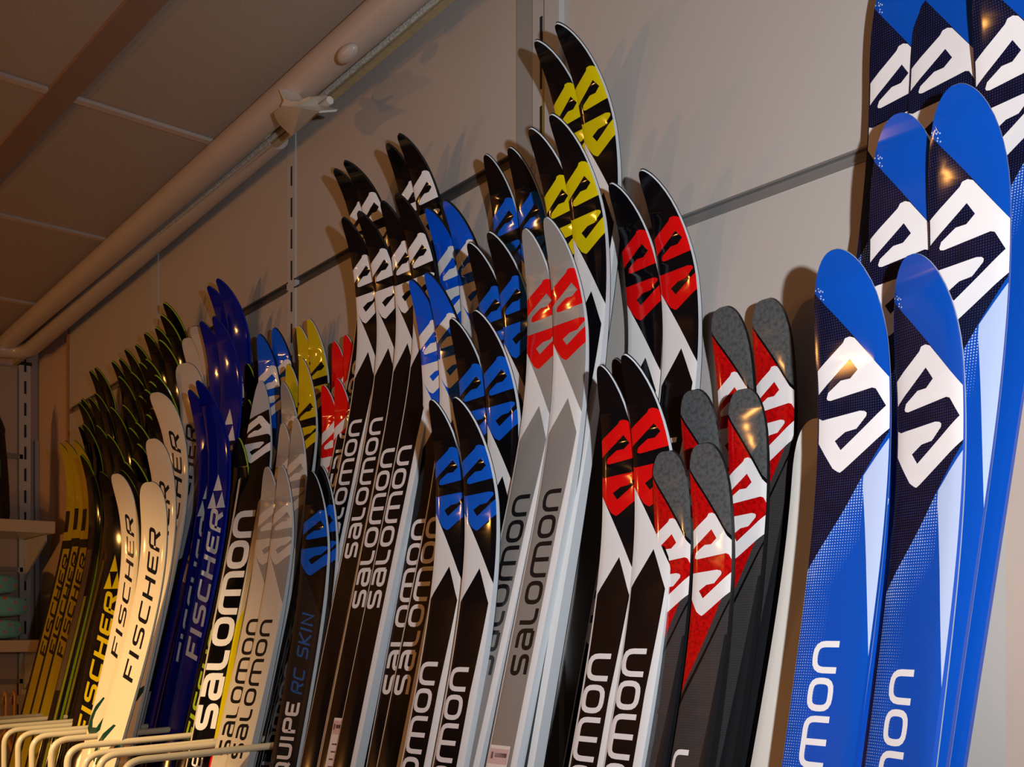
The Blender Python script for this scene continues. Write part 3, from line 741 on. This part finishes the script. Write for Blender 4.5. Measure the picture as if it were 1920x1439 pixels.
add('cream', (215, 890), 6, 'brightly lit cream ski, left of the two in front', g, edge=(259, 1020), W=.042, ref=(260, 640))
add('cream', (277, 905), 6, 'brightly lit cream ski, right of the two in front', g, edge=(316, 1012), body=(241, 1342), W=.056, ref=(306, 570))
g = 'black skis with yellow lettering'
add('lime_front', (187, 886), 5, 'left lime-edged black ski with yellow triangles and letters', g, edge=(236, 1000), body=(231, 1104), W=.062, ref=(230, 660))
add('lime_front', (225, 883), 5.4, 'right lime-edged black ski with yellow triangles and letters', g, edge=(270, 1000), body=(268, 1104), W=.062, ref=(240, 655))
g = 'yellow-faced skis'
add('gold_face', (111, 833), 3, 'leftmost ski of all, yellow face with lime edge', g, edge=(148, 935), ref=(167, 697))
add('gold_face', (121, 829), 2.7, 'second yellow-faced ski at the far left', g, edge=(164, 930), ref=(167, 697))
add('gold_face', (138, 828), 2.4, 'third yellow-faced ski at the far left, behind the other two', g, edge=(180, 930), ref=(167, 697))
g = 'black skis with lime edges'
tiers = [('topmost tier', 0, [(167, 697), (177, 691), (209, 680), (223, 675), (233, 657), (253, 649), (270, 627), (291, 617), (301, 593), (306, 570)]),
         ('second tier', 1, [(146, 757), (152, 750), (166, 748), (177, 739), (221, 708), (245, 701), (261, 682), (272, 676), (297, 640)]),
         ('third tier', 2, [(147, 801), (154, 797), (180, 800), (206, 766), (229, 762), (260, 745), (270, 733), (279, 718), (289, 706)]),
         ('fourth tier', 3, [(200, 817), (241, 805), (253, 795), (273, 780), (282, 768)]),
         ('lowest tier', 4, [(150, 855), (256, 835), (232, 869), (245, 862)])]
ORD = ['first', 'second', 'third', 'fourth', 'fifth', 'sixth', 'seventh', 'eighth', 'ninth', 'tenth']
for tn, Yc, tips in tiers:
    tips = sorted(tips)
    for i, tp in enumerate(tips):
        big = tp[0] > 268
        dx = 38 + (tp[0] - 150) * .09
        add('lime_black' if big else 'lime_plain', tp, Yc, 'thin lime-edged black ski, %s from left in the %s of the far cluster' % (ORD[i], tn), g,
            edge=(tp[0] + dx, tp[1] + dx * 2.5), ref=(tp[0] + 12, interp(tp[0] + 12, [167, 306], [697, 570])))
g = 'loose lime-edged tips right of the dark blue skis'
add('lime_black', (461, 683), 0, 'upper lime-edged black tip between the dark blue and bright blue skis', g, edge=(487, 770))
add('lime_black', (462, 750), 1, 'middle lime-edged black tip behind the skate ski', g, edge=(484, 830), ref=(461, 640))
add('lime_black', (444, 822), 2, 'lowest lime-edged black tip left of the skate ski emblem', g, edge=(468, 900), ref=(461, 640))
add('race_white', (478, 676), 0, 'small black tip left of the broad bright blue tip', g, edge=(503, 760), W=.04)
skis = []
i = 0
while i < len(SK) - 1:        # side by side in a slot: the left ski of a pair stands slightly further out
    a, b = SK[i], SK[i + 1]
    if a[4] == b[4] and abs(a[2] - b[2]) < .35 and 0 < b[1][0] - a[1][0] < 100:
        SK[i] = (a[0], a[1], a[2] + (.12 if a[4] != "wide blue skis with white emblems" else 0)) + a[3:]; i += 1
    i += 1
for des, tip, n, label, group, k in SK:
    W0 = k.pop('W', None) or DES[des]['W']
    if abs(W0 - DES[des]['W']) > 1e-6:            # same print on a broader or narrower ski
        nm = '%s_%d' % (des, round(W0 * 1000))
        if nm not in DES:
            d0 = dict(DES[des]); f = W0 / d0['W']; d0['W'] = W0
            sc = lambda P: [(x * f, y) for x, y in P] if P else None
            d0['txt'] = [([(sc(a), sc(b)) for a, b in T_], mt) for T_, mt in d0['txt']]; DES[nm] = d0
        des = nm
    s = Ski(tip, n, W=W0, **k)
    skis.append((s, build_ski(des, s, label, group), des))

# ---------------------------------------------------------------- price stickers (parts of the skis they are stuck on)
def sticker(idx, s0, u0, u1, ln, red=False):
    s, root, des = skis[idx]; Wd = s.W; org = root.location
    bm = bmesh.new(); Q = {}
    for i in range(7):
        for j, u in enumerate((u0, u1)): Q[i, j] = bm.verts.new(s.T - org + s.w((u - .5) * Wd, s0 + ln * i / 6, .0006))
    for i in range(6): bm.faces.new((Q[i, 0], Q[i, 1], Q[i + 1, 1], Q[i + 1, 0]))
    st = obj('price_sticker', bm, mat('sticker_paper', srgb(236, 220, 214), .6), root); st['label'] = 'white and pink price sticker'
    bm = bmesh.new()
    def patch(ua, ub, sa, sb):
        v = [bm.verts.new(s.T - org + s.w((u - .5) * Wd, q, .0010)) for u, q in ((ua, sa), (ub, sa), (ub, sb), (ua, sb))]; bm.faces.new(v)
    patch(u0 + .02, u1 - .02, s0 + ln * .04, s0 + ln * .22)
    obj('sticker_header', bm, mat('sticker_pink', srgb(214, 176, 170), .6), st)
    bm = bmesh.new(); w = u1 - u0
    for r_i in range(6):
        q = s0 + ln * (.34 + .1 * r_i); patch(u0 + w * (.25 + .03 * (r_i % 2)), u0 + w * (.75 - .08 * (r_i % 3)), q, q + ln * .022)
    patch(u0 + w * .1, u0 + w * .22, s0 + ln * .08, s0 + ln * .16); patch(u0 + w * .3, u0 + w * .9, s0 + ln * .09, s0 + ln * .14)
    obj('sticker_print', bm, mat('sticker_ink', srgb(110, 70, 70), .6), st)
def find(txt): return next(i for i, r in enumerate(skis) if txt in r[1]['label'])
sticker(find('right grey ski with red emblem'), .57, .10, .72, .09)
sticker(find('emblem, third from the left'), .712, .35, .80, .10)

# ---------------------------------------------------------------- divider rack of bent white rods
rk = empty('ski_rack', (-1.6, .84, 1.40), 'cream enamelled rack of bent rods holding the skis apart', 'rack')
def rod(px, py, L, Y=.46, drop=.30):
    p = on_y(px + 4, py + 5, Y); end = Vector((p.x, Y + L, p.z + .012))
    bm = bmesh.new(); tube(bm, fillet([p + Vector((0, 0, -drop)), p, end], .028, 8), .0052, 14)
    for v in bm.verts: v.co -= rk.location
    o = obj('divider_rod', bm, m_cream, rk); return p
rods = [(4, 1366), (30, 1372), (56, 1377), (92, 1384), (122, 1397), (153, 1411), (181, 1413), (226, 1424)]
ps = [rod(x, y, .385) for x, y in rods]
for x, y in ((-24, 1361), (-52, 1354), (-80, 1349)): ps.append(rod(x, y, .385))
bm = bmesh.new(); x0 = min(p.x for p in ps) - .05; x1 = max(p.x for p in ps) + .05; zz = sum(p.z for p in ps) / len(ps) + .012
bx(bm, x0, x1, .838, .849, zz - .012, zz + .012, .002)
for v in bm.verts: v.co -= rk.location
obj('back_rail', bm, m_cream, rk)
bm = bmesh.new(); bx(bm, x0, x1, .452, .468, zz - .33, zz - .31, .002)
for v in bm.verts: v.co -= rk.location
obj('front_rail', bm, m_cream, rk)

# ---------------------------------------------------------------- end wall: standards, channels, shelves, things on them
XF = XE
def EW(x, y, X=XF): return on_x(x, y, X)
def standard(px, name):
    p = EW(px, 800); bm = bmesh.new(); bx(bm, XF, XF + .022, p.y - .016, p.y + .016, .1, EW(px, 700).z + .02)
    o = struct(name, bm, m_post)
    bm = bmesh.new(); z = .3; zt = EW(px, 700).z
    while z < zt:
        bx(bm, XF + .0215, XF + .0235, p.y - .003, p.y + .003, z, z + .040); z += .0685
    obj('slot', bm, m_slot, o, smooth=False)
    bm = bmesh.new(); bx(bm, XF, XF + .026, p.y - .019, p.y + .019, zt + .02, zt + .03); obj('end_cap', bm, m_slot, o, smooth=False)
    return p
pst = standard(44, 'trim_13')
bm = bmesh.new(); bx(bm, XF, XF + .012, -1.6, pst.y - .022, .1, EW(20, 690).z); struct('wall_panel_5', bm, mat('end_panel_laminate', srgb(176, 160, 146), .5))
bm = bmesh.new(); bx(bm, XF, XF + .02, pst.y + .03, .874, .1, CH - .3); struct('trim_14', bm, mat('grey_upright', srgb(150, 148, 152), .5))
bm = bmesh.new()
for py in (857, 1069, 1278):
    z = EW(20, py).z; bx(bm, XF + .010, XF + .018, -1.6, EW(38, py).y, z - .008, z + .008)
struct('trim_15', bm, m_alu)
bm = bmesh.new()
for py in (857, 1069, 1278):
    z = EW(20, py).z; y = EW(38, py).y; bx(bm, XF + .012, XF + .022, y - .008, y + .004, z - .008, z + .008, .001)
struct('trim_16', bm, mat('chrome_cap', srgb(210, 206, 200), .2, .9))
SD = .32
def shelf(yt, yb, what):
    X = XF + SD; zt, zb = on_x(60, yt, X).z, on_x(60, yb, X).z
    T = empty('wall_shelf', (XF + SD / 2, .3, zb), what, 'shelf', 'shelves on the end wall')
    bm = bmesh.new(); bx(bm, XF + .026, X, -1.4, .846, zb, zt, .002)
    for v in bm.verts: v.co -= T.location
    obj('board', bm, m_cream, T)
    bm = bmesh.new(); y = pst.y
    prism(bm, [Vector((XF + .024, y - .003, zb - .001)), Vector((X - .05, y - .003, zb - .001)), Vector((X - .05, y - .003, zb - .02)), Vector((XF + .05, y - .003, zb - .11)), Vector((XF + .024, y - .003, zb - .13))], (0, .006, 0))
    for v in bm.verts: v.co -= T.location
    obj('bracket', bm, m_post, T, smooth=False)
    return X, zt, zb
X1, z1t, z1b = shelf(976, 999, 'upper cream shelf on the end wall, under the black bag')
X2, z2t, z2b = shelf(1201, 1223, 'lower cream shelf on the end wall, under the folded turquoise clothes')
# folded turquoise clothes
def knit(name, rgb1, rgb2):
    m_ = mat(name, srgb(*rgb1), .9, bump=(90, .5, .8)); n_, l_ = m_.node_tree.nodes, m_.node_tree.links
    b_ = n_['Principled BSDF']; tc = n_.new('ShaderNodeTexCoord'); vo = n_.new('ShaderNodeTexVoronoi'); vo.inputs['Scale'].default_value = 38
    l_.new(tc.outputs['Object'], vo.inputs['Vector']); lt = n_.new('ShaderNodeMath'); lt.operation = 'LESS_THAN'; lt.inputs[1].default_value = .28
    l_.new(vo.outputs['Distance'], lt.inputs[0]); sep = n_.new('ShaderNodeSeparateXYZ'); l_.new(tc.outputs['Object'], sep.inputs[0])
    gt = n_.new('ShaderNodeMath'); gt.operation = 'GREATER_THAN'; gt.inputs[1].default_value = .022; l_.new(sep.outputs[2], gt.inputs[0])
    mu = n_.new('ShaderNodeMath'); mu.operation = 'MULTIPLY'; l_.new(lt.outputs[0], mu.inputs[0]); l_.new(gt.outputs[0], mu.inputs[1])
    mx = n_.new('ShaderNodeMix'); mx.data_type = 'RGBA'; mx.inputs[6].default_value = srgb(*rgb1); mx.inputs[7].default_value = srgb(*rgb2)
    l_.new(mu.outputs[0], mx.inputs[0]); l_.new(mx.outputs[2], b_.inputs['Base Color']); return m_
m_knit = knit('turquoise_knit', (120, 204, 206), (232, 100, 116))
zc = z2t
for i, (pxr, py0, py1, lab) in enumerate(((42, 1201, 1160, 'bottom one of the three folded turquoise garments'), (51, 1160, 1118, 'middle folded turquoise garment, sticking out furthest'), (33, 1118, 1073, 'top folded turquoise garment with a pink pattern'))):
    X = XF + .20; yr = on_x(pxr, 1140, X).y; hgt = (on_x(20, 1073, X).z - on_x(20, 1201, X).z) / 3
    T = empty('folded_garment', (X - .06, yr - .17, zc), lab, 'garment', 'folded turquoise garments on the lower shelf')
    bm = bmesh.new(); bmesh.ops.create_cube(bm, size=1)
    bmesh.ops.subdivide_edges(bm, edges=list(bm.edges), cuts=9, use_grid_fill=True)
    for v in bm.verts:
        x, y, z = v.co * 2
        q = (abs(y) ** 6 + abs(x) ** 6 + abs(z) ** 6) ** (1 / 6); q2 = (abs(y) ** 3 + abs(z) ** 3) ** (1 / 3); k = 1 / max(1, q, q2)
        x, y, z = x * k, y * k, z * k
        wv = .10 * math.sin(5 * x + 2 * y + i * 2) * abs(z) * (1 if z > 0 else .0)
        v.co = Vector((x * .12, y * .17, (z * .5 + .5 + wv * .3) * hgt * .96))
    obj('fabric', bm, m_knit, T)
    bm = bmesh.new(); tube(bm, [Vector((.115 * math.cos(t) * 1.0, .165, .3 * hgt + .35 * hgt * t / PI)) for t in [PI * .1 * k for k in range(3, 8)]], .003, 8)
    obj('hem', bm, m_knit, T); zc += hgt * .97
# black bag on the upper shelf
Tb = empty('hanging_bag', on_x(-9, 973, X1 - .06) + Vector((0, .045, 0)), 'black bag with rounded top standing on the upper shelf at the left border', 'bag')
zb0 = z1t; Tb.location.z = zb0
bm = bmesh.new(); prof = [(0, .085), (.02, .092), (.10, .086), (.18, .074), (.25, .060), (.262, .064), (.28, .050), (.30, .03), (.315, .012)]
rg = []
for z, r0 in prof:
    rg.append([bm.verts.new(Vector((r0 * .55 * math.cos(t), r0 * .42 * math.sin(t) - .045, z))) for t in [2 * PI * k / 24 for k in range(24)]])
for a, b in zip(rg, rg[1:]):
    for k in range(24): bm.faces.new((a[k], a[(k + 1) % 24], b[(k + 1) % 24], b[k]))
bm.faces.new(rg[0][::-1]); bm.faces.new(rg[-1]); obj('body', bm, mat('black_nylon', srgb(22, 18, 20), .55, bump=(70, .4, .8)), Tb)
bm = bmesh.new(); tube(bm, [Vector((.02 * math.cos(t), -.045 + .018 * math.sin(t), .262)) for t in [2 * PI * k / 20 for k in range(20)]], .008, 8, closed=True)
obj('collar', bm, mat('black_rubber', srgb(14, 13, 13), .4), Tb)
bm = bmesh.new(); bx(bm, .040, .052, -.062, -.040, .12, .17, .003); obj('patch', bm, mat('green_patch', srgb(70, 100, 70), .6), Tb)
# hanging rail with hangers
Xr = XF + .30; pr = on_x(55, 1312, Xr)
bm = bmesh.new(); bx(bm, Xr - .004, Xr + .004, pr.y - .5, on_x(84, 1312, Xr).y, pr.z - .013, pr.z + .013, .002)
o = obj('hanging_rail', bm, mat('chrome', srgb(200, 196, 190), .12, 1.), None, loc=(0, 0, 0)); tag(o, 'flat chrome rail carrying the hangers under the lower shelf', 'rail')
bm = bmesh.new(); bx(bm, XF, Xr + .003, on_x(84, 1312, Xr).y, on_x(84, 1312, Xr).y + .006, pr.z - .016, pr.z + .016, .002); obj('rail_arm', bm, m_post, o)
m_hang = mat('hanger_tan', srgb(214, 160, 96), .4, coat=.3)
for i, (px, lab) in enumerate(((10, 'leftmost tan hanger on the chrome rail'), (26, 'second tan hanger from the left on the chrome rail'), (53, 'tan hanger right of the bright part of the chrome rail'), (76, 'rightmost tan hanger, next to the yellow-faced skis'))):
    p = on_x(px, 1312, Xr)
    T = empty('clothes_hanger', (Xr, p.y, pr.z - .15), lab, 'hanger', 'tan hangers on the chrome rail')
    bm = bmesh.new()
    pts = [Vector((.0, 0, .06)), Vector((.012, 0, .10)), Vector((.016, 0, .14)), Vector((.014, 0, .162)), Vector((.006, 0, .172)), Vector((-.006, 0, .172)), Vector((-.013, 0, .164)), Vector((-.013, 0, .150))]
    tube(bm, fillet(pts, .01, 3), .0042, 10); obj('hook', bm, m_hang, T)
    bm = bmesh.new(); tube(bm, fillet([Vector((-.12, 0, 0)), Vector((-.02, 0, .055)), Vector((.02, 0, .055)), Vector((.12, 0, 0))], .03, 5), .007, 10); obj('shoulder_bar', bm, m_hang, T)
